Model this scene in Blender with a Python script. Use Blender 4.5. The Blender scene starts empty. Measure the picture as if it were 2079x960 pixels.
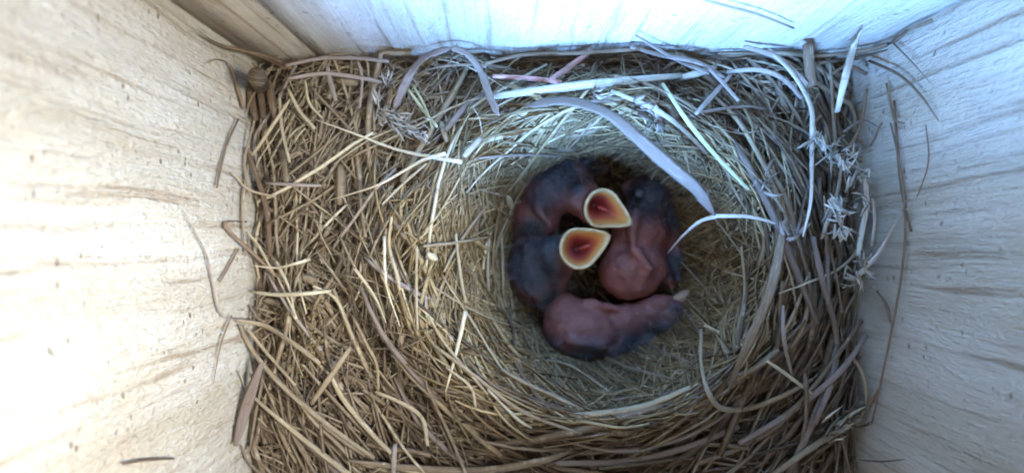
import bpy, bmesh, math, random
import numpy as np
from mathutils import Vector, Matrix, noise

# ---------------------------------------------------------------- camera, world, lamps, exposure
S = 0.01                      # everything below is laid out in centimetres and built in metres
F = 900.0                     # focal length in pixels of the 2079 px wide photograph
CAMZ = 10.0                   # lens height above the nest surface, cm
sc = bpy.context.scene
col = sc.collection
rng = np.random.default_rng(7)
random.seed(7)

cam = bpy.data.cameras.new('camera')
cam_o = bpy.data.objects.new('camera', cam)
col.objects.link(cam_o)
cam_o.location = (0, 0, CAMZ * S)
cam.sensor_width = 36
cam.lens = F / 2079 * 36
cam.clip_start = 0.002
cam.clip_end = 5
cam.dof.use_dof = True
cam.dof.focus_distance = 0.097
cam.dof.aperture_fstop = 8
sc.camera = cam_o

w = bpy.data.worlds.new('World')
sc.world = w
w.use_nodes = True
w.node_tree.nodes['Background'].inputs[0].default_value = (0.80, 0.86, 1.0, 1)
w.node_tree.nodes['Background'].inputs[1].default_value = 0.05

def area(name, loc, target, size, power, colour, size_y=None):
    l = bpy.data.lights.new(name, 'AREA')
    l.energy = power
    l.color = colour
    l.size = size * S
    if size_y:
        l.shape = 'RECTANGLE'; l.size_y = size_y * S
    o = bpy.data.objects.new(name, l)
    o.location = Vector(loc) * S
    d = (Vector(target) - Vector(loc))
    o.rotation_euler = d.to_track_quat('-Z', 'Y').to_euler()
    col.objects.link(o)
    return o
# daylight through the round entrance hole in the front board
o = area('entrance_daylight', (-0.8, -9.6, 8.6), (2.9, 4.4, 3.7), 5.5, 1.4, (0.18, 0.44, 1.0))
o.data.spread = math.radians(58)
# daylight that comes in over the open top, falling mostly on the left board
o = area('top_light', (7.4, -1.6, 13.2), (-6.6, -1.8, 4.0), 3.0, 0.100, (1.0, 0.99, 0.93))
o.data.spread = math.radians(62)
area('top_fill', (1.0, -2.5, 18.0), (1.0, -0.4, 0), 5.0, 0.054, (1.0, 0.89, 0.76))

sc.view_settings.view_transform = 'Standard'
sc.view_settings.look = 'None'
sc.view_settings.exposure = 0.0
sc.view_settings.gamma = 1.0
sc.cycles.filter_width = 1.9
sc.cycles.max_bounces = 6
sc.cycles.diffuse_bounces = 4

# ---------------------------------------------------------------- helpers
def P(u, v, d):
    """photo pixel (u, v) at a distance d cm below the lens -> point in cm"""
    return np.array([(u - 1039.5) / F * d, (480 - v) / F * d, CAMZ - d])

def tag(o, label=None, cat=None, group=None, kind=None):
    if label: o['label'] = label
    if cat: o['category'] = cat
    if group: o['group'] = group
    if kind: o['kind'] = kind
    return o

def empty(name, loc=(0, 0, 0)):
    o = bpy.data.objects.new(name, None)
    o.location = Vector(loc) * S
    o.empty_display_size = 0.01
    col.objects.link(o)
    return o

def mesh_obj(name, verts, faces, mat, parent=None, attrs=None, smooth=True):
    """verts in cm, world coordinates"""
    me = bpy.data.meshes.new(name)
    v = np.asarray(verts, dtype=float) * S
    off = np.zeros(3)
    if parent is not None:
        p = parent; o3 = Vector((0, 0, 0))
        while p is not None:
            o3 += p.location; p = p.parent
        off = np.array(o3)
    c = v.mean(axis=0)
    me.from_pydata((v - c).tolist(), [], faces if isinstance(faces, list) else faces.tolist())
    if attrs:
        for k, a in attrs.items():
            at = me.attributes.new(k, 'FLOAT', 'POINT')
            at.data.foreach_set('value', np.asarray(a, dtype=np.float32))
    if smooth:
        me.polygons.foreach_set('use_smooth', [True] * len(me.polygons))
    me.materials.append(mat)
    o = bpy.data.objects.new(name, me)
    col.objects.link(o)
    if parent is not None:
        o.parent = parent
    o.location = Vector(c - off)
    return o

# ---------------------------------------------------------------- materials
class NT:
    def __init__(s, name):
        s.m = bpy.data.materials.new(name); s.m.use_nodes = True
        s.t = s.m.node_tree; s.b = s.t.nodes['Principled BSDF']
    def n(s, typ, **kw):
        nd = s.t.nodes.new(typ)
        for k, v in kw.items():
            if k.startswith('i_'): nd.inputs[int(k[2:])].default_value = v
            else: setattr(nd, k, v)
        return nd
    def l(s, a, b): s.t.links.new(a, b)
    def mix(s, fac, a, b, mode='MIX'):
        nd = s.n('ShaderNodeMix', data_type='RGBA', blend_type=mode)
        for sock, val in ((nd.inputs[0], fac), (nd.inputs[6], a), (nd.inputs[7], b)):
            if hasattr(val, 'links') or isinstance(val, bpy.types.NodeSocket): s.l(val, sock)
            elif isinstance(val, (int, float)): sock.default_value = val
            else: sock.default_value = (*val, 1)
        return nd.outputs[2]
    def ramp(s, src, stops, interp='LINEAR'):
        nd = s.n('ShaderNodeValToRGB'); nd.color_ramp.interpolation = interp
        e = nd.color_ramp.elements
        while len(e) < len(stops): e.new(0.5)
        for el, (p, c) in zip(e, stops):
            el.position = p
            el.color = (*c, 1) if not isinstance(c, (int, float)) else (c, c, c, 1)
        s.l(src, nd.inputs[0])
        return nd.outputs[0]
    def noise(s, vec, scale, detail=4, rough=0.55, dist=0.0):
        nd = s.n('ShaderNodeTexNoise')
        nd.inputs['Scale'].default_value = scale; nd.inputs['Detail'].default_value = detail
        nd.inputs['Roughness'].default_value = rough; nd.inputs['Distortion'].default_value = dist
        if vec is not None: s.l(vec, nd.inputs['Vector'])
        return nd.outputs[0]
    def mapping(s, vec, scale, loc=(0, 0, 0)):
        nd = s.n('ShaderNodeMapping'); nd.inputs['Scale'].default_value = scale
        nd.inputs['Location'].default_value = loc
        s.l(vec, nd.inputs[0]); return nd.outputs[0]
    def bump(s, height, strength, dist, prev=None):
        nd = s.n('ShaderNodeBump'); nd.inputs['Strength'].default_value = strength
        nd.inputs['Distance'].default_value = dist
        s.l(height, nd.inputs['Height'])
        if prev is not None: s.l(prev, nd.inputs['Normal'])
        return nd.outputs[0]

def wood(name, tint=(1, 1, 1), seed=0.0):
    """rough-sawn pale pine, grain along z"""
    k = NT(name)
    tc = k.n('ShaderNodeTexCoord').outputs['Object']
    # slow warp so the grain wanders
    warp = k.n('ShaderNodeTexNoise'); warp.inputs['Scale'].default_value = 28
    k.l(k.mapping(tc, (1, 1, .5), (seed, seed, 0)), warp.inputs['Vector'])
    sub = k.n('ShaderNodeVectorMath', operation='SUBTRACT'); k.l(warp.outputs[1], sub.inputs[0]); sub.inputs[1].default_value = (.5, .5, .5)
    scl = k.n('ShaderNodeVectorMath', operation='SCALE'); k.l(sub.outputs[0], scl.inputs[0]); scl.inputs['Scale'].default_value = 0.009
    add = k.n('ShaderNodeVectorMath', operation='ADD'); k.l(tc, add.inputs[0]); k.l(scl.outputs[0], add.inputs[1])
    v = add.outputs[0]
    g1 = k.noise(k.mapping(v, (1, 1, .035), (seed, 0, seed)), 430, 4, .6)
    g2 = k.noise(k.mapping(v, (1, 1, .05), (seed, 2, seed)), 1500, 4, .65)
    g3 = k.noise(k.mapping(v, (1, 1, .14), (seed, 4, seed)), 75, 3, .5)
    blot = k.noise(k.mapping(v, (1, 1, .7), (seed, 6, seed)), 42, 5, .6)
    line = k.ramp(g1, [(0.33, 1.0), (0.40, 0.35), (0.47, 0.0)])
    base = k.mix(k.ramp(g3, [(.32, 0.), (.68, 1.)]), (.66, .61, .52), (.83, .81, .76))
    base = k.mix(k.ramp(g2, [(.35, .30), (.6, 0.)]), base, (.50, .37, .24))
    base = k.mix(k.ramp(line, [(0, 0.), (1, .72)]), base, (.36, .25, .16))
    base = k.mix(k.ramp(blot, [(.46, 0.), (.70, .45)]), base, (.54, .43, .30))
    # short dark saw flecks
    vo = k.n('ShaderNodeTexVoronoi'); vo.inputs['Scale'].default_value = 620; vo.inputs['Randomness'].default_value = 1
    k.l(k.mapping(v, (.5, .5, 1.0), (seed, 9, 0)), vo.inputs['Vector'])
    cut = k.noise(k.mapping(v, (1, 1, 1), (seed, 11, 0)), 130, 2)
    fl = k.n('ShaderNodeMath', operation='MULTIPLY')
    k.l(k.ramp(vo.outputs['Distance'], [(.12, 1.), (.24, 0.)]), fl.inputs[0]); k.l(k.ramp(cut, [(.53, 0.), (.66, 1.)]), fl.inputs[1])
    base = k.mix(k.ramp(fl.outputs[0], [(0, 0.), (1, .7)]), base, (.17, .095, .05))
    base = k.mix(1.0, base, tint, 'MULTIPLY')
    k.l(base, k.b.inputs['Base Color'])
    k.b.inputs['Roughness'].default_value = .78
    k.b.inputs['Specular IOR Level'].default_value = .25
    pit = k.noise(k.mapping(v, (1, 1, .5)), 900, 5, .7)
    n = k.bump(g2, .8, .0009)
    n = k.bump(line, .5, -.0008, n)
    n = k.bump(pit, 1.0, .0012, n)
    n = k.bump(fl.outputs[0], .6, -.0008, n)
    k.l(n, k.b.inputs['Normal'])
    return k.m

def straw_mat(name, stops, rough=.62, spec=.2, transl=0.0, hi=(.80, .70, .50)):
    """dry plant fibre: colour by the attribute rnd, streaks along the stalk"""
    k = NT(name)
    r = k.n('ShaderNodeAttribute', attribute_name='rnd').outputs['Fac']
    a = k.n('ShaderNodeAttribute', attribute_name='along').outputs['Fac']
    q = k.n('ShaderNodeAttribute', attribute_name='across').outputs['Fac']
    base = k.ramp(r, stops)
    cmb = k.n('ShaderNodeCombineXYZ'); k.l(a, cmb.inputs[0]); k.l(q, cmb.inputs[1]); k.l(r, cmb.inputs[2])
    st = k.noise(k.mapping(cmb.outputs[0], (.9, 7, 97)), 2.0, 4, .65)
    base = k.mix(k.ramp(st, [(.32, .62), (.5, 0.)]), base, (.16, .105, .06))
    base = k.mix(k.ramp(st, [(.55, 0.), (.75, .5)]), base, hi)
    tc = k.n('ShaderNodeTexCoord').outputs['Object']
    spot = k.noise(k.mapping(tc, (1, 1, 1)), 500, 3, .6)
    base = k.mix(k.ramp(spot, [(.60, 0.), (.70, .45)]), base, (.13, .08, .05))
    k.l(base, k.b.inputs['Base Color'])
    k.b.inputs['Roughness'].default_value = rough
    k.b.inputs['Specular IOR Level'].default_value = spec
    k.l(k.bump(st, .5, .0002), k.b.inputs['Normal'])
    if transl:
        k.b.inputs['Subsurface Weight'].default_value = transl
        k.b.inputs['Subsurface Radius'].default_value = (.002, .0015, .001)
    return k.m

STRAW = straw_mat('dry_straw', [(0, (.06, .04, .028)), (.18, (.12, .082, .055)), (.42, (.215, .165, .115)), (.66, (.32, .255, .17)), (.86, (.46, .385, .26)), (1, (.72, .64, .47))])
LINING = straw_mat('shaded_gold_lining', [(0, (.05, .034, .018)), (.18, (.10, .07, .035)), (.42, (.185, .135, .068)), (.66, (.28, .21, .11)), (.86, (.40, .31, .17)), (1, (.58, .48, .29))])  # golden grass colour, darkened further to carry the shade inside the cup
MAUVE = straw_mat('weathered_blade', [(0, (.13, .098, .08)), (.5, (.235, .185, .16)), (1, (.36, .30, .265))], .65, hi=(.40, .33, .28))
PINK = straw_mat('pink_stem', [(0, (.40, .20, .17)), (1, (.52, .27, .24))])
BARK = straw_mat('dark_twig', [(0, (.065, .042, .028)), (.5, (.13, .085, .055)), (1, (.22, .15, .10))], .75)
WHITE = straw_mat('bleached_fibre', [(0, (.36, .32, .26)), (.5, (.50, .45, .38)), (1, (.66, .62, .55))], .5, .4)
GREEN = straw_mat('greenish_grass', [(0, (.27, .27, .14)), (1, (.50, .49, .30))])

def simple(name, c1, c2, scale, rough=.8, bump=.0006, bs=.6):
    k = NT(name)
    tc = k.n('ShaderNodeTexCoord').outputs['Object']
    f = k.noise(tc, scale, 6, .65)
    k.l(k.mix(k.ramp(f, [(.35, 0.), (.65, 1.)]), c1, c2), k.b.inputs['Base Color'])
    k.b.inputs['Roughness'].default_value = rough
    k.l(k.bump(f, bs, bump), k.b.inputs['Normal'])
    return k.m
CORE = simple('gap_shade_brown', (.02, .013, .009), (.07, .047, .03), 600, .95, .0015, 1)  # very dark filler, puts the shade between straws into the colour
MOSS = simple('mossy_crumbs', (.11, .08, .035), (.30, .23, .10), 900, .95)

# ---------------------------------------------------------------- nest box
XL, XR, YB, YF = -6.6, 8.6, 4.45, -7.2
ZT, ZF, TH = 12.5, -8.5, 1.7
box = tag(empty('nest_box', (1, -1.5, ZF)), 'pale rough sawn pine nest box whose bare inner walls surround the straw nest', 'nest box')
WL = wood('pine_left', (1, .985, .95), 1.3)
WB = wood('pine_back', (.97, .98, 1), 5.1)
WN = wood('pine_strip', (.97, .91, .84), 8.7)
WR = wood('pine_right', (1, .95, .88), 3.9)

def board(name, lo, hi, mat, face, seed):
    """box with its inner face gridded and gently uneven as sawn timber is"""
    bm = bmesh.new()
    bmesh.ops.create_cube(bm, size=1)
    lo = Vector(lo); hi = Vector(hi)
    for v in bm.verts:
        v.co = Vector([lo[i] + (v.co[i] + .5) * (hi[i] - lo[i]) for i in range(3)])
    bmesh.ops.bevel(bm, geom=bm.edges[:], offset=.06, segments=2, affect='EDGES')
    me = bpy.data.meshes.new(name)
    c = (lo + hi) / 2
    # cut into a grid so the surface can wander
    for ax in range(3):
        L = hi[ax] - lo[ax]
        if L < 2.2: continue
        nn = int(L / .35)
        for i in range(1, nn):
            co = lo.copy(); co[ax] = lo[ax] + L * i / nn
            no = Vector((0, 0, 0)); no[ax] = 1
            bmesh.ops.bisect_plane(bm, geom=bm.verts[:] + bm.edges[:] + bm.faces[:], plane_co=co, plane_no=no)
    ax = 'xyz'.index(face[1]); sg = 1 if face[0] == '+' else -1
    for v in bm.verts:
        inner = (v.co[ax] > c[ax]) if sg > 0 else (v.co[ax] < c[ax])
        if inner:
            q = Vector((v.co.x * 1.1 + seed, v.co.y * 1.1, v.co.z * .22))
            q2 = Vector((v.co.x * 3.3 + seed, v.co.y * 3.3, v.co.z * .5))
            v.co[ax] += sg * (noise.noise(q) * .05 + noise.noise(q2) * .018 - .03)
    for v in bm.verts: v.co = (v.co - c) * S
    bm.to_mesh(me); bm.free()
    me.polygons.foreach_set('use_smooth', [True] * len(me.polygons))
    me.materials.append(mat)
    o = bpy.data.objects.new(name, me); col.objects.link(o)
    o.parent = box; o.location = c * S - box.location
    return o
SEAM = -4.85
board('side_board', (XL - TH, YF - .02, ZF), (XL, YB + TH, ZT), WL, '+x', 0)
board('side_board', (XR, YF - .02, ZF), (XR + TH, YB + TH, ZT), WR, '-x', 7)
o = board('back_board', (XL + .003, YB + .02, ZF), (SEAM - .02, YB + TH - .01, ZT), WN, '-y', 13)
o['label'] = 'narrow tan back board left of the seam'
board('back_board', (SEAM + .02, YB, ZF), (XR - .003, YB + TH - .01, ZT), WB, '-y', 21)
board('floor_board', (XL - TH, YF - TH - .03, ZF - TH), (XR + TH, YB + TH, ZF - .01), WB, '+z', 31)

def front_board():
    """front board with the round entrance hole"""
    hx, hz, r = -0.4, 8.2, 2.1
    N = 48
    vs, fs = [], []
    x0, x1 = XL - TH, XR + TH
    for yy in (YF, YF - TH):
        for ring in range(2):
            for i in range(N):
                a = 2 * math.pi * i / N
                if ring == 0:
                    vs.append((hx + r * math.cos(a), yy, hz + r * math.sin(a)))
                else:
                    dx, dz = math.cos(a), math.sin(a)
                    t = min(((x1 - hx) / dx if dx > 1e-6 else (x0 - hx) / dx if dx < -1e-6 else 1e9),
                            ((ZT - hz) / dz if dz > 1e-6 else (ZF - hz) / dz if dz < -1e-6 else 1e9))
                    vs.append((hx + dx * t, yy, hz + dz * t))
    for i in range(N):
        j = (i + 1) % N
        fs += [(i, j, N + j, N + i), (2*N + j, 2*N + i, 3*N + i, 3*N + j), (j, i, 2*N + i, 2*N + j), (N + i, N + j, 3*N + j, 3*N + i)]
    return mesh_obj('front_board', vs, fs, WR, box, smooth=False)
front_board()

# ---------------------------------------------------------------- nest surface
def fsurf(x, y):
    """nest height in cm at (x, y), and the outward angle field"""
    x = np.asarray(x, float); y = np.asarray(y, float)
    c0 = np.array([2.56, -.60]); r0 = np.array([2.50, 2.80])
    c1 = np.array([1.80, -.55]); r1 = np.array([3.85, 3.45])
    lo = np.zeros_like(x) - .9; hi = np.ones_like(x) * 2.6
    for _ in range(22):
        s = (lo + hi) / 2
        cx = c0[0] + (c1[0] - c0[0]) * np.clip(s, -1, 1.0); cy = c0[1] + (c1[1] - c0[1]) * np.clip(s, -1, 1.0)
        rx = r0[0] + (r1[0] - r0[0]) * s; ry = r0[1] + (r1[1] - r0[1]) * s
        rx = np.maximum(rx, .05); ry = np.maximum(ry, .05)
        rho = ((x - cx) / rx) ** 2 + ((y - cy) / ry) ** 2
        inside = rho < 1
        hi = np.where(inside, s, hi); lo = np.where(inside, lo, s)
    s = (lo + hi) / 2
    sc_ = np.clip(s, 0, 1)
    z = -3.75 + 4.0 * (1 - (1 - sc_) ** 1.9)
    z = np.where(s < 0, -3.75 + s * .25, z)
    out = np.clip(s - 1, 0, 3)
    z = z - .55 * out ** 1.4
    # lower trench along the left wall, and the sinking right and far edges
    z = z - .55 * np.clip((-4.7 - x) / 1.3, 0, 1) ** 1.2
    z = z - .5 * np.clip((x - 7.0) / 1.3, 0, 1)
    z = z - .1 * np.clip((y - 3.7) / .7, 0, 1)
    cx = c0[0] + (c1[0] - c0[0]) * sc_; cy = c0[1] + (c1[1] - c0[1]) * sc_
    th = np.arctan2((y - cy) * 1.05, (x - cx))
    return z, th, s

def lump(x, y):
    return .20 * np.sin(x * 2.1 + np.sin(y * 1.7) * 1.3) * np.cos(y * 2.4 + x * .6) + .09 * np.sin(x * 5.3 + y * 4.1)

nest = tag(empty('bird_nest', (1.5, -1, ZF)), 'deep cup nest of dry straw and grass filling the floor of the wooden box', 'nest')

# compact core under the straws: closed block with the cup pressed in, coloured dark to shade the gaps
def core():
    nx, ny = 150, 120
    xs = np.linspace(XL + .06, XR - .06, nx); ys = np.linspace(YF + .06, YB - .06, ny)
    X, Y = np.meshgrid(xs, ys)
    Z, th, s = fsurf(X, Y)
    Z = Z + lump(X, Y) - .95 + rng.normal(0, .05, X.shape)
    top = np.stack([X, Y, Z], -1).reshape(-1, 3)
    bot = top.copy(); bot[:, 2] = ZF + .01
    V = np.vstack([top, bot]); n = nx * ny
    f = []
    for j in range(ny - 1):
        for i in range(nx - 1):
            a = j * nx + i
            f.append((a, a + 1, a + nx + 1, a + nx))
    ring = [i for i in range(nx)] + [j * nx + nx - 1 for j in range(1, ny)] + [(ny - 1) * nx + i for i in range(nx - 2, -1, -1)] + [j * nx for j in range(ny - 2, 0, -1)]
    for q in range(len(ring)):
        a, b = ring[q], ring[(q + 1) % len(ring)]
        f.append((b, a, a + n, b + n))
    f.append(tuple(r + n for r in ring))
    used = sorted(set(i for ff in f for i in ff)); mp = {u: i for i, u in enumerate(used)}
    return mesh_obj('dark_core', V[used], [tuple(mp[i] for i in ff) for ff in f], CORE, nest)
core()

def sweep(pts, wid, thick, roll, rnd, sides=5, prof=None, fold=0.0):
    """pts (N,n,3); wid, thick (N,) half sizes; returns verts, faces, attributes"""
    N, n, _ = pts.shape
    t = np.gradient(pts, axis=1)
    t /= np.linalg.norm(t, axis=2, keepdims=True) + 1e-9
    up = np.array([0, 0, 1.0])
    side = np.cross(t, up)
    nl = np.linalg.norm(side, axis=2, keepdims=True)
    side = np.where(nl > .05, side / (nl + 1e-9), np.array([1.0, 0, 0]))
    nor = np.cross(side, t)
    r = roll[:, None] if roll.ndim == 1 else roll
    cr, sr = np.cos(r)[..., None], np.sin(r)[..., None]
    s2 = side * cr + nor * sr; n2 = -side * sr + nor * cr
    if prof is None:
        u = np.linspace(0, 1, n); prof = (.45 + .55 * np.sin(np.pi * np.clip(u * .9 + .08, 0, 1)) ** .6)
        prof = np.broadcast_to(prof, (N, n))
    a = np.arange(sides) * 2 * np.pi / sides
    V = pts[:, :, None, :] + (s2[:, :, None, :] * (wid[:, None, None] * prof[:, :, None] * np.cos(a))[..., None]
        + n2[:, :, None, :] * (thick[:, None, None] * prof[:, :, None] * (np.sin(a) + fold * np.abs(np.cos(a))))[..., None])
    V = V.reshape(-1, 3)
    b = (np.arange(N) * n * sides)[:, None, None]
    i = (np.arange(n - 1) * sides)[None, :, None]
    k = np.arange(sides)[None, None, :]; k2 = (k + 1) % sides
    Fq = np.stack([b + i + k, b + i + k2, b + i + sides + k2, b + i + sides + k], -1).reshape(-1, 4)
    faces = Fq.tolist()
    for q in range(N):
        s0 = q * n * sides
        faces.append(list(range(s0 + sides - 1, s0 - 1, -1)))
        e0 = s0 + (n - 1) * sides
        faces.append(list(range(e0, e0 + sides)))
    L = np.cumsum(np.concatenate([np.zeros((N, 1)), np.linalg.norm(np.diff(pts, axis=1), axis=2)], 1), 1)
    at = {'rnd': np.repeat(rnd, n * sides),
          'along': np.repeat(L.reshape(-1), sides) * 1.6 + np.repeat(rnd * 50, n * sides),
          'across': np.tile(np.abs(np.linspace(-1, 1, sides)), N * n) + np.repeat(rnd * 13, n * sides)}
    return V, faces, at

def grow(N, region, L, dev, offz, n=9, follow=.6, arch=.0, wob=.12):
    """walk N straws over the nest surface, circling the cup"""
    x, y = region(N)
    N = len(x)
    L = L(N); step = L / (n - 1)
    _, th, s = fsurf(x, y)
    ang = th + np.pi / 2 + rng.normal(0, dev, N) + np.where(rng.random(N) < .5, np.pi, 0)
    sgn = np.sign(np.cos(ang - th - np.pi / 2))
    oz = offz(N)
    def clampxy(px, py):
        return np.clip(px, XL + .1, XR - .1), np.clip(py, YF + .1, YB - .1)
    half = n // 2
    X = np.zeros((N, n)); Y = np.zeros((N, n)); 
    X[:, half] = x; Y[:, half] = y
    curl = rng.normal(0, wob, N)
    for direction in (1, -1):
        cx, cy, a = x.copy(), y.copy(), ang + (0 if direction == 1 else np.pi)
        dv = ang - (th + np.pi / 2)
        for i in range(1, half + 1):
            cx, cy = clampxy(cx + np.cos(a) * step, cy + np.sin(a) * step)
            X[:, half + direction * i] = cx; Y[:, half + direction * i] = cy
            _, t2, _ = fsurf(cx, cy)
            goal = t2 + np.pi / 2 + dv + (0 if direction == 1 else np.pi)
            da = np.angle(np.exp(1j * (goal - a)))
            a = a + da * follow * .5 + curl * direction * .5 + rng.normal(0, .04, N)
    Z, _, _ = fsurf(X, Y)
    Z = Z + lump(X, Y)
    # a stiff straw does not follow every dip: smooth its height
    for _ in range(2):
        Z[:, 1:-1] = (Z[:, :-2] + Z[:, 1:-1] * 1.2 + Z[:, 2:]) / 3.2
    u = np.linspace(-1, 1, n)[None, :]
    tilt = rng.normal(0, .10, (N, 1))
    Z = Z + oz[:, None] + tilt * u * L[:, None] * .5 + arch * (1 - u ** 2)
    return np.stack([X, Y, Z], -1)

def cl(p, a, b): return np.clip(p, a, b)
def region_all(N):
    return rng.uniform(XL + .1, XR - .1, N), rng.uniform(YF + 1.3, YB - .1, N)
def filt(N, f, over=6):
    x, y = region_all(N * over)
    z, th, s = fsurf(x, y)
    ok = f(x, y, s)
    return x[ok][:N], y[ok][:N]
def r_cup(N): return filt(N, lambda x, y, s: (s > -.05) & (s < 1.0))
def r_floor(N): return filt(N, lambda x, y, s: (s < .12), 12)
def r_rim(N): return filt(N, lambda x, y, s: (s > .8) & (s < 1.45))
def r_out(N): return filt(N, lambda x, y, s: (s > 1.1))
def r_edge(N): return filt(N, lambda x, y, s: (x < XL + .8) | (x > XR - 1.0) | (y > YB - .7), 8)
def r_right(N): return filt(N, lambda x, y, s: (x > 4.5) & (s > .6), 8)
def r_low(N): return filt(N, lambda x, y, s: (y < -2.8) & (s > .5), 8)

VA, FA, AT = [], [], {'rnd': [], 'along': [], 'across': []}
nv = 0
def add_mass(pts, w, t, rnd, sides=4, flat=False):
    global nv
    N = len(pts)
    V, f, at = sweep(pts, w, t, rng.uniform(0, np.pi, N) if not flat else rng.normal(0, .4, N), rnd, sides)
    VA.append(V); FA.extend([[i + nv for i in ff] for ff in f]); nv += len(V)
    for k in AT: AT[k].append(at[k])

U = rng.uniform
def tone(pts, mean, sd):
    """uneven light put into the tone: paler on the inner left, browner at front and right"""
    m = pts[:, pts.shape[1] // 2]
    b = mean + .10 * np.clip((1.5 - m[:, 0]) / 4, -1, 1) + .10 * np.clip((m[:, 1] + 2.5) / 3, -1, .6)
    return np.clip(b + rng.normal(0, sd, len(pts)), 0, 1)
def layer(N, reg, L0, L1, dev, z0, z1, w0, w1, mean, sd=.20, n=9, follow=.6, flat=.25, wob=.12):
    p = grow(N, reg, lambda k: U(L0, L1, k), dev, lambda k: U(z0, z1, k), n, follow, wob=wob)
    if z1 > -.1 and L1 > 2:      # straws lie in bunches with open gaps between them
        m = p[:, n // 2]
        nz = np.array([noise.noise(Vector((a * 1.1, b * 1.1, z0 * 9))) for a, b in m[:, :2]])
        p = p[nz > -.22 + .1 * rng.normal(0, 1, len(p))]
    k = len(p)
    wd = U(w0, w1, k) ** 1.0
    fl = rng.random(k) < flat
    th = np.where(fl, wd * .3, wd * .8)
    wd = np.where(fl, wd * 1.7, wd)
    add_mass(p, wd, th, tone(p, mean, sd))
def finish(name, mat, label=None):
    global VA, FA, AT, nv
    o = mesh_obj(name, np.vstack(VA), FA, mat, nest, {k: np.concatenate(v) for k, v in AT.items()})
    tag(o, label, kind='stuff')
    VA, FA, AT, nv = [], [], {'rnd': [], 'along': [], 'across': []}, 0
layer(1900, r_out, 1.5, 4.8, .6, -1.05, -.35, .030, .062, .22)
layer(900, r_edge, 1.2, 3.5, .5, -1.0, .0, .026, .052, .2)
layer(2200, r_out, 1.2, 4.4, .55, -.35, .12, .017, .042, .40)
layer(320, r_right, 2.0, 5.5, .28, -.1, .25, .026, .055, .32)
layer(330, r_low, 2.0, 5.5, .30, -.1, .2, .026, .052, .32)
layer(1300, region_all, .25, .9, 1.2, -.4, .2, .010, .024, .5, n=5, flat=.4, wob=.4)     # chaff
layer(1500, r_out, .6, 3.0, 1.0, -.25, .3, .006, .016, .45, n=9, wob=.4)
layer(350, region_all, .3, 1.1, 1.2, -.15, .2, .04, .08, .36, n=5, flat=1.0, wob=.4)      # crushed leaf bits
finish('straw_mass', STRAW)
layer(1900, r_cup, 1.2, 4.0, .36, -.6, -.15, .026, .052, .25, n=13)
layer(1900, r_cup, .9, 3.8, .42, -.25, .14, .018, .042, .44, n=13)
layer(1300, r_rim, 1.2, 4.5, .34, -.15, .2, .016, .038, .52, n=13)
layer(600, r_floor, .6, 1.6, .9, -.2, .1, .014, .03, .08)  # floor straws toned nearly black in place of deep cup shade
layer(1300, r_cup, .5, 2.2, .9, -.05, .18, .006, .014, .5, n=9, wob=.3)                  # hair-fine wisps
finish('cup_lining', LINING, 'golden brown lining of fine grass wound round the cup, darkened for its shade')

# ---------------------------------------------------------------- straws one can pick apart
n_parts = 0
def spline(ctrl, n):
    c = np.asarray(ctrl, float)
    if len(c) == 2: 
        return c[0] + (c[1] - c[0]) * np.linspace(0, 1, n)[:, None]
    e = np.vstack([2 * c[0] - c[1], c, 2 * c[-1] - c[-2]])
    out = []
    for u in np.linspace(0, len(c) - 1 - 1e-6, n):
        i = int(u); f = u - i
        p0, p1, p2, p3 = e[i:i + 4]
        out.append(.5 * ((2 * p1) + (-p0 + p2) * f + (2 * p0 - 5 * p1 + 4 * p2 - p3) * f * f + (-p0 + 3 * p1 - 3 * p2 + p3) * f ** 3))
    return np.array(out)

def on_nest(u, v, lift):
    """point seen at photo pixel (u, v) lying lift cm above the nest surface (kept off the walls)"""
    if lift > 5: return P(u, v, lift)          # an explicit distance, for strands that bridge the cup
    lim = 99.0
    if u < 1030: lim = min(lim, (XL + .12) / ((u - 1039.5) / F))
    if u > 1050: lim = min(lim, (XR - .12) / ((u - 1039.5) / F))
    if v < 470: lim = min(lim, (YB - .14) / ((480 - v) / F))
    d = 10.0
    for _ in range(14):
        p = P(u, v, d)
        x, y = cl(p[0], XL + .08, XR - .08), cl(p[1], YF, YB - .08)
        z = float(fsurf(x, y)[0]) + float(lump(x, y)) + lift
        d = d * .5 + min(CAMZ - z, lim) * .5
    d = min(d, lim)
    return P(u, v, d)

def stalk(name, pix, wpx, mat, rnd, lift=.22, thin=.35, sides=6, label=None, taper='stalk', roll=0.0, n=None, depth=None, fold=0.0, ends=None):
    """pix: list of (u, v[, lift]) traced in the photo; wpx: full width in photo pixels"""
    global n_parts
    pts = []
    for q in pix:
        l = q[2] if len(q) > 2 else lift + (.14 if lift < .5 else 0)
        pts.append(on_nest(q[0], q[1], l) if depth is None else P(q[0], q[1], depth))
    n = n or max(7, 3 * len(pts))
    c = spline(pts, n)
    dmean = np.mean(CAMZ - c[:, 2])
    half = wpx / F * dmean / 2
    u = np.linspace(0, 1, n)
    pr = {'stalk': .75 + .25 * np.sin(np.pi * u), 'leaf': np.sin(np.pi * (.06 + .88 * u)) ** .7,
          'tip': 1 - .75 * u ** 1.5, 'root': 1 - .75 * (1 - u) ** 1.5, 'even': np.ones(n)}[taper]
    if name == 'grass_blade':
        n2 = 28; c = spline(pts, n2); u = np.linspace(0, 1, n2)
        pr = (.8 + .2 * np.sin(np.pi * u)) * (1 + rng.normal(0, .07, n2)) * np.clip(u * 14 + .25, 0, 1) * np.clip((1 - u) * 9 + .15, 0, 1)
        roll = roll + .5 * np.sin(u * 5 + rnd * 9)[None]
    else: roll = np.array([roll])
    V, f, at = sweep(c[None], np.array([half]), np.array([half * thin]), roll, np.array([rnd]), sides, pr[None], fold)
    o = mesh_obj(name, V, f, mat, nest, at)
    if label: o['label'] = label
    n_parts += 1
    return o

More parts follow.
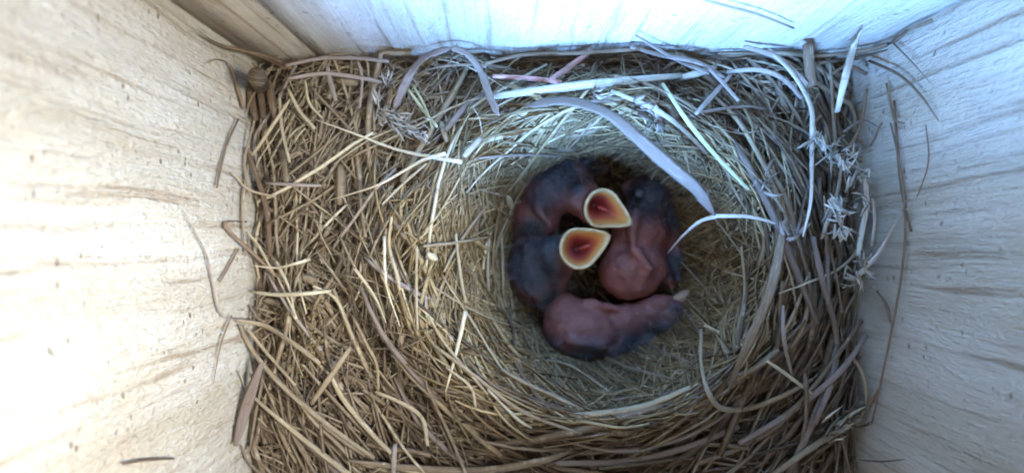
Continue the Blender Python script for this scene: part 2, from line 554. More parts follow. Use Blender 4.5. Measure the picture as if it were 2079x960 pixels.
H = [
 # (pixels, width, material, rnd, lift, taper)
 ([(640,243),(715,270),(800,302),(870,318),(938,329)], 8, STRAW, .97, .40, 'root'),
 ([(664,408),(760,379),(812,352),(862,324),(905,312)], 8, STRAW, .95, .36, 'root'),
 ([(776,415),(820,372),(866,332)], 6, STRAW, .80, .34, 'stalk'),
 ([(828,180),(860,225),(888,258)], 7, GREEN, .9, .25, 'stalk'),
 ([(838,172),(862,215),(878,262)], 5, GREEN, .6, .25, 'stalk'),
 ([(905,265),(940,222),(982,192)], 13, MAUVE, .35, .15, 'stalk'),
 ([(780,480),(782,560),(790,600),(812,662)], 8, STRAW, .98, .34, 'tip'),
 ([(795,440),(790,500),(806,560),(812,590)], 7, STRAW, .85, .30, 'stalk'),
 ([(846,500),(845,600),(848,680)], 7, STRAW, .74, .30, 'stalk'),
 ([(925,475),(935,560),(946,615)], 7, STRAW, .86, .28, 'stalk'),
 ([(993,480),(990,540),(992,590)], 6, STRAW, .8, .22, 'stalk'),
 ([(1018,470),(1020,540),(1022,600)], 6, STRAW, .74, .2, 'stalk'),
 ([(945,632),(930,700),(905,795)], 10, STRAW, .97, .38, 'tip'),
 ([(720,545),(760,600),(784,655)], 7, STRAW, .88, .36, 'tip'),
 ([(690,480),(722,545),(760,600)], 5, STRAW, .6, .3, 'stalk'),
 ([(715,640),(745,700),(765,740),(768,790)], 7, STRAW, .66, .3, 'stalk'),
 ([(590,200),(560,245),(530,290),(508,320)], 7, STRAW, .85, .3, 'stalk'),
 ([(585,180),(608,225),(640,262)], 8, STRAW, .83, .35, 'stalk'),
 ([(567,190),(572,260),(588,330)], 7, STRAW, .7, .3, 'stalk'),
 ([(620,165),(628,210),(655,240)], 6, STRAW, .82, .3, 'stalk'),
 ([(540,372),(600,375),(652,377)], 8, MAUVE, .9, .45, 'stalk'),
 ([(508,538),(560,544),(600,535),(630,526)], 7, STRAW, .97, .6, 'root'),
 ([(512,592),(560,598),(620,596),(672,590)], 8, STRAW, .93, .6, 'stalk'),
 ([(560,530),(585,580),(600,640)], 8, STRAW, .88, .5, 'tip'),
 ([(500,470),(525,500),(556,556)], 7, STRAW, .7, .4, 'stalk'),
 ([(635,580),(680,605),(706,660)], 7, STRAW, .8, .35, 'stalk'),
 ([(560,555),(600,640),(596,642)], 5, STRAW, .9, .4, 'stalk'),
 ([(484,752),(505,795),(560,845),(640,910),(720,972)], 11, STRAW, .72, .55, 'root'),
 ([(480,650),(540,662),(600,700),(650,738)], 12, STRAW, .6, .6, 'stalk'),
 ([(488,660),(505,700),(560,770),(650,850),(760,930)], 10, STRAW, .55, .5, 'stalk'),
 ([(500,665),(545,720),(600,782)], 7, STRAW, .66, .55, 'stalk'),
 ([(632,820),(668,768),(712,705)], 12, STRAW, .55, .4, 'stalk'),
 ([(670,760),(700,815),(755,880),(800,925)], 11, STRAW, .7, .35, 'stalk'),
 ([(762,795),(820,820),(858,850),(868,905)], 11, STRAW, .75, .36, 'stalk'),
 ([(880,700),(960,760),(1060,835),(1180,880)], 9, STRAW, .6, .3, 'stalk'),
 ([(905,745),(955,785),(966,828)], 6, STRAW, .85, .3, 'stalk'),
 ([(990,790),(1050,850),(1080,868)], 6, STRAW, .86, .28, 'stalk'),
 ([(870,640),(905,700),(990,800)], 6, STRAW, .7, .28, 'stalk'),
 ([(708,935),(840,950),(980,955),(1100,935),(1160,915)], 19, STRAW, .42, .5, 'leaf'),
 ([(802,900),(800,935),(798,975)], 11, MAUVE, .95, .55, 'stalk'),
 ([(1000,196),(1100,183),(1230,168),(1385,154)], 17, WHITE, .25, .50, 'stalk'),
 ([(1380,158),(1420,148),(1455,136)], 14, WHITE, .1, .5, 'stalk'),
 ([(1440,140),(1462,162),(1500,205)], 10, MAUVE, .9, .45, 'stalk'),
 ([(1412,232),(1450,190),(1486,150)], 10, MAUVE, .9, .42, 'stalk'),
 ([(1115,164),(1155,138),(1200,102)], 13, PINK, .6, .55, 'stalk'),
 ([(1345,170),(1395,245),(1450,312),(1520,385)], 10, GREEN, .85, .40, 'stalk'),
 ([(1240,185),(1330,222),(1385,262),(1436,312)], 10, WHITE, .0, .36, 'stalk'),
 ([(1280,95),(1340,112),(1420,128),(1475,160)], 11, MAUVE, .6, .45, 'stalk'),
 ([(1290,72),(1370,120),(1440,150)], 9, MAUVE, .5, .6, 'stalk'),
 ([(1475,146),(1540,142),(1590,160),(1628,200)], 10, MAUVE, .95, .6, 'stalk'),
 ([(1560,100),(1610,150),(1645,212),(1652,262),(1668,300)], 15, WHITE, .5, .75, 'stalk'),
 ([(1510,95),(1580,118),(1640,172)], 11, MAUVE, .7, .7, 'stalk'),
 ([(1640,90),(1645,150),(1650,175)], 22, BARK, .7, .5, 'even'),
 ([(1700,228),(1716,160),(1732,100),(1748,64)], 15, WHITE, .6, 1.2, 'stalk'),
 ([(1649,240),(1648,330),(1646,410),(1630,480)], 10, WHITE, .9, .75, 'tip'),
 ([(1710,330),(1700,390),(1680,450),(1668,485)], 9, WHITE, .4, .7, 'stalk'),
 ([(1752,350),(1760,410),(1750,470),(1742,520)], 12, WHITE, .9, .9, 'stalk'),
 ([(1772,402),(1776,450),(1770,500)], 9, WHITE, .5, .9, 'stalk'),
 ([(1858,404),(1815,460),(1786,512),(1745,556)], 13, WHITE, .8, 1.2, 'root'),
 ([(1355,515,11.0),(1385,480,10.4),(1420,450,9.9),(1458,438,9.35)], 9, WHITE, .55, 1.0, 'root'),
 ([(1458,438,9.35),(1520,440,9.3),(1580,455,9.4),(1625,472,9.5)], 9, WHITE, .5, .7, 'tip'),
 ([(1580,596),(1640,574),(1700,548),(1738,512),(1752,470)], 9, STRAW, .86, .6, 'root'),
 ([(1424,668),(1424,740),(1440,800),(1470,830),(1530,826),(1600,798),(1650,770)], 11, STRAW, .62, .32, 'stalk'),
 ([(1558,733),(1600,762),(1650,800)], 8, STRAW, .97, .45, 'stalk'),
 ([(1430,660),(1480,685),(1522,710)], 8, STRAW, .82, .4, 'stalk'),
 ([(1650,480),(1672,580),(1698,680),(1690,770),(1655,860)], 14, MAUVE, .45, .4, 'stalk'),
 ([(1590,620),(1592,690),(1610,770)], 11, MAUVE, .95, .42, 'stalk'),
 ([(1730,720),(1755,770),(1760,820)], 9, STRAW, .75, .7, 'stalk'),
 ([(1600,960),(1640,880),(1680,780),(1700,700)], 17, MAUVE, .35, .4, 'stalk'),
 ([(1500,900),(1600,840),(1700,760),(1760,680)], 13, MAUVE, .5, .4, 'stalk'),
 ([(1420,940),(1540,890),(1640,800),(1750,650)], 14, STRAW, .35, .3, 'stalk'),
 ([(1560,970),(1660,900),(1740,850),(1780,790)], 13, STRAW, .5, .5, 'stalk'),
 ([(1130,940),(1280,935),(1400,905),(1500,865)], 14, MAUVE, .4, .35, 'stalk'),
 ([(1640,560),(1610,640),(1560,730)], 9, STRAW, .55, .3, 'stalk'),
 ([(1505,500),(1512,600),(1490,700)], 8, STRAW, .62, .3, 'stalk'),
 ([(1342,622),(1370,634),(1402,652)], 6, STRAW, .85, .9, 'tip'),
 ([(860,500),(930,492),(1000,480)], 7, STRAW, .62, .3, 'stalk'),
 ([(580,133),(650,119),(720,118),(790,125)], 9, MAUVE, .8, .6, 'stalk'),
 ([(585,160),(660,150),(740,160),(775,168)], 9, MAUVE, .9, .45, 'stalk'),
 ([(664,133),(670,165),(682,205)], 11, MAUVE, .8, .55, 'stalk'),
 ([(726,122),(735,160),(730,220)], 7, MAUVE, .9, .55, 'stalk'),
 ([(775,165),(756,180),(752,230)], 6, MAUVE, .9, .5, 'stalk'),
 ([(1000,155),(1080,160),(1140,168)], 10, PINK, .9, .45, 'stalk'),
 ([(985,130),(1060,112),(1180,108),(1300,100)], 9, BARK, .9, .6, 'stalk'),
 ([(1650,115),(1720,108),(1800,92),(1845,62),(1893,42)], 9, BARK, .85, .3, 'stalk'),
 ([(1660,128),(1740,118),(1800,102)], 8, BARK, .5, .3, 'stalk'),
 ([(1765,124),(1825,152),(1870,195),(1905,245)], 9, BARK, .75, .3, 'tip'),
 ([(1815,90),(1850,125),(1892,172)], 5, BARK, 1, .3, 'tip'),
 ([(1415,-4),(1480,14),(1540,30),(1612,58)], 6, BARK, 1, .3, 'stalk'),
 ([(400,60),(440,88),(500,104),(545,116),(590,138)], 9, BARK, .8, .3, 'root'),
 ([(402,70),(452,98),(520,112),(582,140)], 6, BARK, .4, .3, 'root'),
 ([(416,129),(445,121),(468,136),(480,170),(495,222)], 7, BARK, 1, .3, 'root'),
 ([(484,242),(462,290),(448,340),(440,382)], 5, BARK, .6, .3, 'stalk'),
 ([(500,450),(455,456),(520,520),(560,560)], 8, BARK, .9, .4, 'stalk'),
 ([(370,424),(395,470),(418,515),(432,575),(450,640),(500,650)], 9, MAUVE, 1, .3, 'root'),
 ([(484,505),(462,545),(446,572)], 6, BARK, .8, .3, 'stalk'),
 ([(470,640),(448,700),(434,774)], 5, BARK, .8, .3, 'tip'),
 ([(1808,250),(1826,330),(1838,440),(1830,560),(1800,720),(1770,860)], 6, BARK, 1, .3, 'stalk'),
 ([(1880,255),(1885,330),(1862,400)], 4, BARK, 1, .3, 'stalk'),
 ([(1735,933),(1790,936),(1836,932)], 9, BARK, .7, .3, 'tip'),
 ([(250,941),(290,934),(352,930)], 9, BARK, .6, .3, 'stalk'),
 ([(1815,205),(1822,300),(1832,390),(1850,470)], 6, BARK, .5, .3, 'stalk'),
 ([(1720,240),(1760,300),(1790,250)], 6, BARK, .8, .5, 'stalk'),
 ([(1712,268),(1752,245),(1790,262)], 6, MAUVE, .8, .7, 'stalk'),
 ([(1800,170),(1815,240),(1835,250)], 7, BARK, 1, .4, 'stalk'),
 ([(1760,180),(1745,260),(1705,330)], 7, BARK, .9, .8, 'stalk'),
 ([(1690,150),(1720,135),(1760,150)], 9, BARK, .6, .6, 'stalk'),
 ([(505,330),(492,420),(500,520)], 7, STRAW, .6, .6, 'stalk'),
 ([(515,250),(496,330),(508,400)], 6, STRAW, .5, .5, 'stalk'),
 ([(470,350),(505,385),(560,400)], 6, STRAW, .7, .5, 'stalk'),
 ([(508,168),(511,200),(520,245)], 20, BARK, .3, .2, 'leaf'),
 ([(545,158),(551,200),(560,250)], 17, BARK, .5, .25, 'leaf'),
 ([(528,175),(532,210),(535,240)], 14, BARK, .1, .3, 'stalk'),
 ([(500,300),(540,420),(548,520)], 12, BARK, .4, .2, 'stalk'),
 ([(1780,590),(1800,620),(1808,655)], 8, BARK, .8, .3, 'stalk'),
]
for pix, wpx, mat, r, lift, tp in H:
    stalk('straw', pix, wpx, mat, r, lift, thin=.55 if mat in (STRAW, BARK) else .3, taper=tp, roll=random.uniform(-.4, .4))

# named singles that look different from a plain straw
stalk('grass_blade', [(800,222),(828,160),(862,118),(918,97)], 18, MAUVE, .5, .75, thin=.16, taper='stalk', fold=.8, label='broad grey brown blade arching up against the back board')
stalk('grass_blade', [(915,97),(950,112),(978,150),(994,195),(1014,236)], 17, MAUVE, .7, .75, thin=.16, taper='stalk', fold=.8, label='broad grey brown blade falling back from the arch into the nest')
stalk('grass_blade', [(1070,215,9.5),(1150,205,9.3),(1235,232,9.1),(1300,285,9.0),(1365,342,9.0),(1415,385,9.15),(1452,438,9.35)], 27, MAUVE, .1, 1.5, thin=.09, taper='stalk', n=18, fold=.4, label='wide pale mauve blade curving over the cup rim')
stalk('grass_blade', [(1596,440,9.2),(1572,560,9.0),(1545,640,9.0),(1500,740,9.1),(1478,800,9.4)], 20, STRAW, .35, 1.1, thin=.09, taper='stalk', n=15, label='wide brown blade hanging over the right cup wall')
stalk('dry_leaf', [(478,905),(498,830),(532,735)], 26, MAUVE, .35, .9, thin=.10, taper='leaf', fold=.8, label='narrow brown leaf standing against the left board')
stalk('dry_leaf', [(942,318),(958,300),(976,281)], 13, WHITE, .1, .4, thin=.2, taper='stalk')
stalk('seed_husk', [(1030,398),(1035,412),(1038,426)], 17, STRAW, .75, .5, thin=.7, taper='leaf', label='pale plump seed husk at the left edge of the cup')
stalk('seed_husk', [(868,514),(878,522),(888,528)], 16, STRAW, .9, .4, thin=.6, taper='leaf')
#stalk('seed_husk', [(858,715),(862,728),(860,745)], 16, STRAW, .75, .4, thin=.6, taper='leaf')
#stalk('seed_husk', [(655,640),(672,632),(690,618)], 18, STRAW, .8, .4, thin=.4, taper='leaf')
#stalk('dry_leaf', [(1310,98),(1326,104),(1336,112)], 20, WHITE, .9, .7, thin=.4, taper='leaf')
stalk('dry_leaf', [(1330,215),(1340,245),(1336,268)], 22, MAUVE, .95, .5, thin=.1, taper='leaf')
# short frayed bits: plume on the upper left, bleached plant down the right edge, husk at the lower right
def tuft(name, spots, mat, label, lift, seed, Lpx, wpx, spread):
    r = np.random.default_rng(seed)
    P_, W_, T_, R_ = [], [], [], []
    for (u, v, a, k) in spots:
        for _ in range(k):
            aa = math.radians(a) + r.normal(0, spread)
            L = r.uniform(.25, 1.0) ** 1.3 * 1.35 * Lpx
            u0, v0 = u + r.normal(0, 8), v + r.normal(0, 8)
            l = lift + r.uniform(-.15, .35)
            c = [on_nest(u0, v0, l), on_nest(u0 + math.cos(aa) * L * .5 + r.normal(0, 2), v0 - math.sin(aa) * L * .5 + r.normal(0, spread * 6), l + r.uniform(-.05, .25)), on_nest(u0 + math.cos(aa) * L, v0 - math.sin(aa) * L + r.normal(0, 5), l + r.uniform(-.1, .25))]
            P_.append(spline(c, 5)); W_.append(wpx * r.uniform(.5, 1.3) / F * 9.6 / 2); R_.append(r.random())
    P_ = np.array(P_); W_ = np.array(W_)
    V, f, at = sweep(P_, W_, W_ * .22, r.uniform(-.8, .8, len(W_)), np.array(R_), 4, np.broadcast_to(np.array([.5, 1, .9, .6, .15]), (len(W_), 5)))
    o = mesh_obj(name, V, f, mat, nest, at); o['label'] = label; o['kind'] = 'stuff'
    return o
tuft('seed_plume', [(775,228,-20,16),(800,245,-15,20),(825,255,-25,18),(845,262,-30,12),(765,205,80,8),(790,170,110,8)], WHITE, 'frayed whitish seed plume lying on the upper left of the nest', .35, 3, 34, 5, .5)
tuft('bleached_plant', [(1662,285,-60,14),(1690,312,-35,18),(1715,325,-30,24),(1742,352,-50,18),(1688,405,-20,12),(1705,425,-70,12),(1752,400,-85,10),(1705,465,-100,14),(1748,545,10,22),(1735,565,180,12)], WHITE, 'shredded bleached plant matter along the right edge of the nest', .85, 5, 34, 7, 1.2)
tuft('grass_head', [(1690,880,35,16),(1715,862,30,18),(1735,850,30,12)], STRAW, 'split tan grass head at the lower right edge of the nest', .45, 9, 44, 7, .25)
tuft('mauve_scraps', [(1200,190,-5,6),(1290,215,-30,8),(1330,240,-80,6),(1600,480,90,10),(1540,380,60,8)], MAUVE, 'mauve leaf scraps lying on the upper right of the nest', .3, 12, 40, 9, .6)

# crumbs of moss and mud caught in the left side
def crumbs(name, u, v, N, su, sv, mat, label, lift, r0, r1, seed):
    r = np.random.default_rng(seed); bm = bmesh.new()
    for _ in range(N):
        p = on_nest(u + r.normal(0, su), v + r.normal(0, sv), lift + r.uniform(-.2, .1))
        m = Matrix.Translation(Vector(p)) @ Matrix.Rotation(r.uniform(0, 6), 4, 'X') @ Matrix.Rotation(r.uniform(0, 6), 4, 'Z') @ Matrix.Diagonal((r.uniform(.6, 1.4), r.uniform(.5, 1), r.uniform(.5, 1), 1))
        q = bmesh.ops.create_icosphere(bm, subdivisions=1, radius=r.uniform(r0, r1), matrix=m)
        for vv in q['verts']: vv.co += Vector(r.normal(0, r0 * .2, 3))
    bm.verts.index_update()
    o = mesh_obj(name, [tuple(x.co) for x in bm.verts], [[x.index for x in f.verts] for f in bm.faces], mat, nest)
    bm.free(); o['label'] = label; o['kind'] = 'stuff'
crumbs('moss_crumbs', 622, 690, 260, 24, 42, MOSS, 'mustard brown moss crumbs caught in the straw at the left', .18, .02, .055, 4)
crumbs('moss_crumbs', 720, 560, 60, 26, 40, MOSS, 'sparse moss crumbs between the stalks left of the cup', .0, .02, .04, 6)

# cut twig stub in the far left corner
o = stalk('twig_stub', [(530,172,10.6),(526,164,10.0),(522,156,9.45)], 38, BARK, .0, .5, thin=.85, sides=11, taper='even', n=8, label='dark round twig end in the far left corner')

# loose top layer of countable straws up to the limit
REM = 300 - n_parts
specs = [(r_cup, .30, 1.2, 3.6, .32, .06, .25, .022, .045, .60), (r_out, .24, 1.8, 5.0, .5, .1, .38, .028, .06, .5),
         (r_rim, .18, 1.6, 4.2, .35, .1, .3, .022, .045, .60), (r_right, .14, 2.2, 5.0, .3, .15, .35, .035, .07, .38), (r_low, .14, 2.0, 5.0, .35, .12, .3, .035, .07, .40)]
for reg, share, L0, L1, dev, z0, z1, w0, w1, mean in specs:
    k = int(REM * share)
    p = grow(k, reg, lambda q: U(L0, L1, q), dev, lambda q: U(z0, z1, q), 9, .55, arch=.08)
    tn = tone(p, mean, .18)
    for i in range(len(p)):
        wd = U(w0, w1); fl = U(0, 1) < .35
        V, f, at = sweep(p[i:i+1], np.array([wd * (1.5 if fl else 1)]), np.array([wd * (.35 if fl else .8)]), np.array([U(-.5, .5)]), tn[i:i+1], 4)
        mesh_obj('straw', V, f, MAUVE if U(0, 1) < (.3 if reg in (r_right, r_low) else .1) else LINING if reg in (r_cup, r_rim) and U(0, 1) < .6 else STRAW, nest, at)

# ---------------------------------------------------------------- nestlings
def skin_mat(name, pink, dark):
    k = NT(name)
    d = k.n('ShaderNodeAttribute', attribute_name='dark').outputs['Fac']
    tc = k.n('ShaderNodeTexCoord').outputs['Object']
    mot = k.noise(tc, 260, 4, .6)
    fine = k.noise(tc, 1400, 3, .6)
    p = k.mix(k.ramp(mot, [(.35, 0.), (.65, 1.)]), tuple(c * .72 for c in pink), pink)
    g = k.mix(k.ramp(mot, [(.35, 0.), (.65, 1.)]), tuple(c * .7 for c in dark), dark)
    ad = k.n('ShaderNodeMath', operation='ADD'); k.l(d, ad.inputs[0])
    sb = k.n('ShaderNodeMath', operation='MULTIPLY_ADD'); k.l(mot, sb.inputs[0]); sb.inputs[1].default_value = .5; sb.inputs[2].default_value = -.25
    k.l(sb.outputs[0], ad.inputs[1])
    k.l(k.mix(k.ramp(ad.outputs[0], [(.2, 0.), (.8, 1.)]), p, g), k.b.inputs['Base Color'])
    k.b.inputs['Roughness'].default_value = .5
    k.b.inputs['Subsurface Weight'].default_value = .35
    k.b.inputs['Subsurface Radius'].default_value = (.003, .0012, .0008)
    wr = k.noise(k.mapping(tc, (1, 1, 2)), 420, 5, .6, 1.2)
    k.l(k.bump(fine, .3, .0003, k.bump(wr, .6, .0008)), k.b.inputs['Normal'])
    return k.m
SKIN = skin_mat('nestling_skin', (.27, .105, .095), (.040, .047, .068))
k = NT('mouth_lining')
dd = k.n('ShaderNodeAttribute', attribute_name='deep').outputs['Fac']
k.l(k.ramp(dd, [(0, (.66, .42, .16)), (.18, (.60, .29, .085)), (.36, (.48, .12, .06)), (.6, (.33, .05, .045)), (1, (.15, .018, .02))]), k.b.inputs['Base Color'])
k.b.inputs['Roughness'].default_value = .28; k.b.inputs['Subsurface Weight'].default_value = .3
k.b.inputs['Subsurface Radius'].default_value = (.003, .001, .0006)
k.l(k.bump(k.noise(k.n('ShaderNodeTexCoord').outputs['Object'], 700, 3), .3, .0003), k.b.inputs['Normal'])
MOUTH = k.m
k = NT('gape_flange')
k.l(k.mix(k.ramp(k.noise(k.n('ShaderNodeTexCoord').outputs['Object'], 500, 3), [(.4, 0.), (.6, 1.)]), (.60, .44, .23), (.70, .58, .37)), k.b.inputs['Base Color'])
k.b.inputs['Roughness'].default_value = .4; k.b.inputs['Subsurface Weight'].default_value = .3
k.b.inputs['Subsurface Radius'].default_value = (.002, .0012, .0005)
FLANGE = k.m
k = NT('tongue_red'); k.b.inputs['Base Color'].default_value = (.38, .05, .04, 1); k.b.inputs['Roughness'].default_value = .25; TONGUE = k.m
k = NT('down_grey'); k.b.inputs['Base Color'].default_value = (.16, .155, .16, 1); k.b.inputs['Roughness'].default_value = .8; DOWN = k.m
k = NT('closed_eye'); k.b.inputs['Base Color'].default_value = (.045, .045, .06, 1); k.b.inputs['Roughness'].default_value = .4; EYE = k.m

def blob_body(blobs):
    """blobs: list of (centre, (rx,ry,rz), rotz) and capsules -> one smooth skin"""
    bm = bmesh.new()
    for b in blobs:
        if len(b) == 3:
            c, r, a = b; r = [q * K for q in r]
            m = Matrix.Translation(Vector(c)) @ Matrix.Rotation(math.radians(a), 4, 'Z') @ Matrix.Diagonal((r[0], r[1], r[2], 1))
            bmesh.ops.create_icosphere(bm, subdivisions=3, radius=1, matrix=m)
        else:
            p0, p1, r0, r1 = b; r0 *= K; r1 *= K
            for i in range(9):
                t = i / 8
                m = Matrix.Translation(Vector(p0) * (1 - t) + Vector(p1) * t)
                bmesh.ops.create_icosphere(bm, subdivisions=2, radius=r0 * (1 - t) + r1 * t, matrix=m)
    me = bpy.data.meshes.new('tmp'); bm.to_mesh(me); bm.free()
    o = bpy.data.objects.new('tmp', me); col.objects.link(o)
    r = o.modifiers.new('r', 'REMESH'); r.mode = 'VOXEL'; r.voxel_size = .055
    s_ = o.modifiers.new('s', 'SMOOTH'); s_.iterations = 14; s_.factor = .6
    dg = bpy.context.evaluated_depsgraph_get()
    ev = bpy.data.meshes.new_from_object(o.evaluated_get(dg))
    v = np.zeros(len(ev.vertices) * 3); ev.vertices.foreach_get('co', v)
    f = [list(p.vertices) for p in ev.polygons]
    nr = np.zeros(len(ev.vertices) * 3); ev.vertices.foreach_get('normal', nr)
    bpy.data.objects.remove(o)
    return v.reshape(-1, 3), f, nr.reshape(-1, 3)

def gape(parent, u, v, d, tip, R, tilt, seed, long=1.0, throat=(0, 0)):
    """wide open bill seen from above: R in cm, tip = direction of the bill tip in degrees (photo, y up)"""
    N = 44
    R *= K
    c = Vector(PB(u, v, d))
    rot = Matrix.Rotation(math.radians(tip), 3, 'Z')
    til = Matrix.Rotation(math.radians(tilt[0]), 3, 'X') @ Matrix.Rotation(math.radians(tilt[1]), 3, 'Y')
    def ring(scale, z, roundness=0.0, shift=(0, 0)):
        out = []
        for i in range(N):
            a = 2 * math.pi * i / N; a = (a + math.pi) % (2 * math.pi) - math.pi
            r = R * (1 + (.42 * long * math.exp(-(abs(a) / .36) ** 1.5) - .06 * math.exp(-((abs(a) - .95) / .4) ** 2)) * (1 - roundness))
            r *= 1 + .045 * noise.noise(Vector((math.cos(a) * 1.8, math.sin(a) * 1.8, seed * 5.3))) + .02 * noise.noise(Vector((math.cos(a) * 6, math.sin(a) * 6, seed * 3.1)))
            q = Vector((math.cos(a) * r * scale + shift[0], math.sin(a) * r * scale * .93 + shift[1], z + (.06 * math.cos(2 * a) - .05 * math.cos(a)) * scale * (1 - roundness)))
            out.append(c + til @ (rot @ q))
        return out
    def tube(rings, name, mat, par, deep=None, cap=True):
        V = [p for r_ in rings for p in r_]
        f = [(i * N + j, i * N + (j + 1) % N, (i + 1) * N + (j + 1) % N, (i + 1) * N + j) for i in range(len(rings) - 1) for j in range(N)]
        if cap: f.append(tuple((len(rings) - 1) * N + j for j in range(N)))
        at = {'deep': [x for x in deep for _ in range(N)]} if deep else None
        return mesh_obj(name, [tuple(x) for x in V], f, mat, par, at)
    sx, sy = throat
    fl = tube([ring(.60, -.75, .6), ring(.80, -.40, .3), ring(.95, -.14), ring(1.02, -.04), ring(1.02, .03), ring(.98, .06), ring(.91, .055), ring(.855, .0), ring(.84, -.06)], 'beak', FLANGE, parent, cap=False)
    lin = tube([ring(.86, -.015), ring(.80, -.10), ring(.68, -.20, .1, (sx * .3, sy * .3)), ring(.54, -.32, .3, (sx * .6, sy * .6)), ring(.40, -.46, .5, (sx, sy)), ring(.24, -.62, .8, (sx, sy)), ring(.10, -.74, 1, (sx, sy))],
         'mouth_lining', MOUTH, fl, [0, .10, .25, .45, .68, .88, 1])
    # small arrow-shaped tongue lying on the floor of the mouth
    tp = []
    for t, ww in ((0, .02), (.3, .055), (.6, .05), (1.0, .015)):
        tp.append((c + til @ (rot @ Vector((sx + (-.02 + t * .26) * R / .55, sy - .02, -.40 + t * .20))), ww))
    pts = np.array([[list(p) for p, _ in tp]])
    Vt, ft, _ = sweep(pts, np.array([1.0]), np.array([.45]), np.array([0.0]), np.array([.5]), 8, np.array([[x for _, x in tp]]))
    mesh_obj('tongue', Vt, ft, TONGUE, fl)
    return fl

def down(parent, v, nr, darkv, N, L, seed, up=.0):
    """wisps of natal down growing out of the dark tracts"""
    r = np.random.default_rng(seed)
    cand = np.where((darkv > .35) & (nr[:, 2] > up))[0]
    if len(cand) == 0: return
    roots = cand[r.integers(0, len(cand), N // 4)]
    P_, W_ = [], []
    for i in roots:
        lay = r.normal(0, .9, 3)
        for _ in range(3):
            d0 = nr[i] * .7 + lay + r.normal(0, .3, 3); d0 /= np.linalg.norm(d0)
            l = L * r.uniform(.4, 1.2)
            b = r.normal(0, .25, 3) * l
            p0 = v[i] - nr[i] * .03
            P_.append([p0, p0 + d0 * l * .35, p0 + d0 * l * .7 + b * .4, p0 + d0 * l * .95 + b])
            W_.append(r.uniform(.003, .006))
    P_ = np.array(P_); W_ = np.array(W_)
    V, f, at = sweep(P_, W_, W_, np.zeros(len(W_)), r.random(len(W_)), 3, np.broadcast_to(np.array([1, .8, .6, .3]), (len(W_), 4)))
    o = mesh_obj('down', V, f, DOWN, parent); o['kind'] = 'stuff'

def nestling(label, blobs, darks, base, seed, nd=600, L=.5, mouth=None):
    root = tag(empty('nestling', base), label, 'nestling', 'nestlings in the cup')
    v, f, nr = blob_body(blobs)
    dsp = np.array([noise.noise(Vector(p) * 1.9 + Vector((seed * 7, 0, 0))) * .07 + abs(noise.noise(Vector(p) * 4.5)) * -.05 for p in v])
    v = v + nr * dsp[:, None]
    if mouth is not None:
        m = PB(*mouth[:3]); rr = np.hypot(v[:, 0] - m[0], v[:, 1] - m[1])
        v[:, 2] = np.minimum(v[:, 2], m[2] - .86 + .55 * np.clip((rr - mouth[3] * .55) / (mouth[3] * .45), 0, 2))
    dk = np.zeros(len(v))
    for c, rad, amt in darks:
        dk = np.maximum(dk, amt * np.exp(-(np.linalg.norm((v - np.array(c)) * [1, 1, .7], axis=1) / rad) ** 2.2))
    mesh_obj('body', v, f, SKIN, root, {'dark': dk})
    down(root, v, nr, dk, nd, L, seed)
    return root

def limb(a, b, r0, r1): return (tuple(a), tuple(b), r0, r1)
K = 1.07                      # how deep the brood lies
def PB(u, v, d): return P(u, v, d * K)
# upper left nestling, gaping
A = nestling('slate grey nestling at the upper left gaping with the higher of the two open bills',
  [(PB(1118,385,12.0), (.95,.78,.7), 35), (PB(1150,352,12.1), (.75,.6,.6), 0), (PB(1178,400,11.65), (.55,.52,.5), 0), (PB(1208,418,11.45), (.50,.48,.35), 0),
   (PB(1085,440,12.2), (.75,.7,.6), 0), (PB(1185,335,12.45), (.75,.42,.4), -10), limb(PB(1080,470,12.0), PB(1062,400,12.2), .2, .14), limb(PB(1105,360,11.55), PB(1090,425,11.5), .16, .11), limb(PB(1090,425,11.5), PB(1120,460,11.4), .11, .07)],
  [(PB(1130,350,11.6), .95, 1), (PB(1190,330,12.2), .8, 1), (PB(1170,380,11.3), .38, .8), (PB(1100,400,11.5), .6, .8), (PB(1080,470,11.7), .55, .9)],
  PB(1118, 400, 12.9), 1, mouth=(1226, 424, 10.95, .53))
gape(A, 1226, 424, 10.95, -28, .53, (4, 8), 1, 1.25, (-.08, .06))
B = nestling('slate grey nestling at the left with the lower open bill of the pair',
  [(PB(1085,545,12.1), (.80,.95,.7), 0), (PB(1128,520,11.7), (.62,.58,.55), 0), (PB(1165,508,11.45), (.52,.48,.38), 0), (PB(1110,590,12.3), (.6,.5,.5), 0), limb(PB(1150,555,11.7), PB(1130,600,12.1), .2, .12), limb(PB(1070,500,11.55), PB(1062,575,11.6), .16, .11), limb(PB(1062,575,11.6), PB(1095,610,11.6), .11, .07)],
  [(PB(1085,540,11.5), 1.05, 1), (PB(1115,495,11.3), .55, .9), (PB(1110,600,12.0), .6, .9)],
  PB(1090, 550, 12.9), 2, mouth=(1179, 503, 10.8, .555))
gape(B, 1179, 503, 10.8, 22, .55, (-4, 6), 2, 1.1, (.05, -.02))
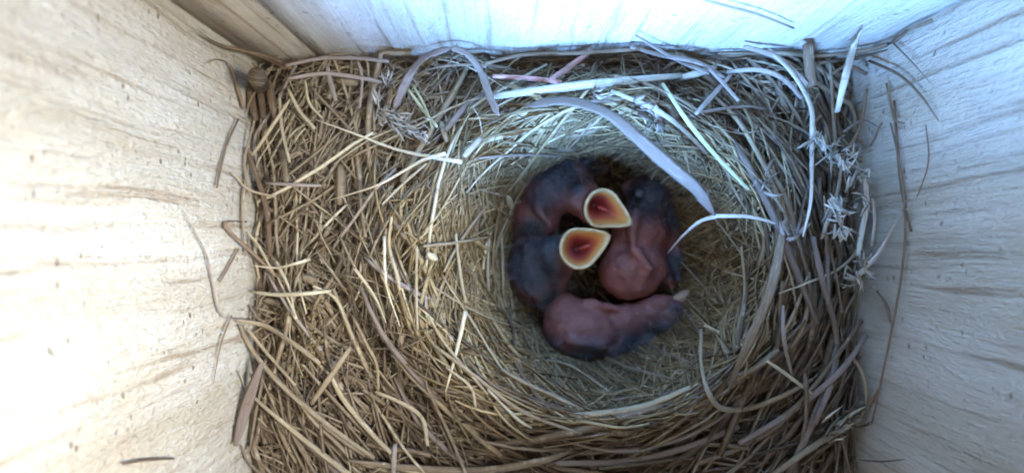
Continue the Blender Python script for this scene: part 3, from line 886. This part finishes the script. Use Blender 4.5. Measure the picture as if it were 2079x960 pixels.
C = nestling('bare pink nestling curled on the right with its dark head tucked down',
  [(PB(1283,545,12.1), (.95,.85,.75), 20), (PB(1300,470,12.2), (.80,.85,.65), 0), (PB(1318,398,12.2), (.62,.56,.55), 0), (PB(1350,455,12.5), (.5,.7,.45), 0), (PB(1362,425,12.6), (.6,.8,.5), 0), (PB(1368,530,12.6), (.42,.8,.45), 0),
   (PB(1278,375,12.3), (.32,.2,.2), 30), limb(PB(1252,490,11.9), PB(1232,540,11.9), .2, .14), limb(PB(1232,540,11.9), PB(1262,585,11.8), .14, .09), limb(PB(1285,505,11.4), PB(1320,545,11.35), .17, .13), limb(PB(1320,545,11.35), PB(1296,590,11.5), .13, .08), limb(PB(1290,430,11.6), PB(1283,480,11.5), .2, .15), limb(PB(1340,520,12.1), PB(1362,580,12.2), .22, .12)],
  [(PB(1318,395,11.7), .85, 1), (PB(1370,430,12.2), .75, 1), (PB(1378,540,12.3), .62, 1)],
  PB(1290, 520, 12.9), 3, 500)
D = nestling('bare pink nestling lying across the cup below the others, dark head to the right',
  [(PB(1180,670,12.0), (1.05,.80,.75), -10), (PB(1150,630,12.1), (.6,.5,.5), 0), (PB(1235,690,12.2), (.9,.65,.6), 0), (PB(1320,688,12.3), (.95,.66,.55), 8), (PB(1235,722,12.3), (1.1,.42,.5), 0), (PB(1270,650,12.0), (.60,.48,.42), 0),
   (PB(1318,640,11.95), (.52,.46,.42), 0), (PB(1355,640,11.95), (.66,.58,.5), 20), (PB(1388,610,12.0), (.46,.24,.2), 32), limb(PB(1190,615,11.75), PB(1255,626,11.7), .17, .12), limb(PB(1140,690,12.0), PB(1100,720,12.3), .25, .12), limb(PB(1160,690,11.35), PB(1225,700,11.35), .2, .14), limb(PB(1225,700,11.35), PB(1190,735,11.6), .14, .08), (PB(1340,612,11.75), (.34,.22,.25), 15)],
  [(PB(1195,738,11.7), 1.1, 1), (PB(1285,722,11.9), 1.15, 1), (PB(1350,690,11.8), 1.1, 1), (PB(1120,725,12.1), .9, 1), (PB(1380,640,11.7), .5, .9), (PB(1372,628,11.4), .34, .8), (PB(1120,720,12.0), .6, .8), (PB(1300,715,12.2), .8, 1)],
  PB(1200, 670, 12.9), 4, 500)
def cap_part(name, parent, c, r, a, mat, el=0):
    bm = bmesh.new()
    m = Matrix.Translation(Vector(c)) @ Matrix.Rotation(math.radians(a), 4, 'Z') @ Matrix.Diagonal((*r, 1))
    bmesh.ops.create_icosphere(bm, subdivisions=3, radius=1, matrix=m)
    # pinch the +x end into a bill tip
    if el:
        R3 = Matrix.Rotation(math.radians(-a), 3, 'Z')
        for v in bm.verts:
            q = R3 @ (v.co - Vector(c))
            t = max(0, q.x / r[0])
            q.y *= 1 - .65 * t; q.z *= 1 - .6 * t
            v.co = R3.inverted() @ q + Vector(c)
    bm.verts.index_update()
    o = mesh_obj(name, [tuple(x.co) for x in bm.verts], [[x.index for x in f.verts] for f in bm.faces], mat, parent)
    bm.free(); return o
k = NT('bill_horn'); k.b.inputs['Base Color'].default_value = (.30, .215, .15, 1); k.b.inputs['Roughness'].default_value = .45; HORN = k.m
cap_part('beak', D, PB(1392, 600, 11.72), (.44, .17, .12), 24, HORN, 1)
#cap_part('eye', D, PB(1368,628,11.50), (.24, .19, .10), 20, EYE)
#cap_part('beak', C, PB(1268, 372, 12.0), (.30, .15, .12), 150, HORN, 1)
cap_part('eye', C, PB(1300, 392, 11.72), (.18, .16, .10), 0, EYE)
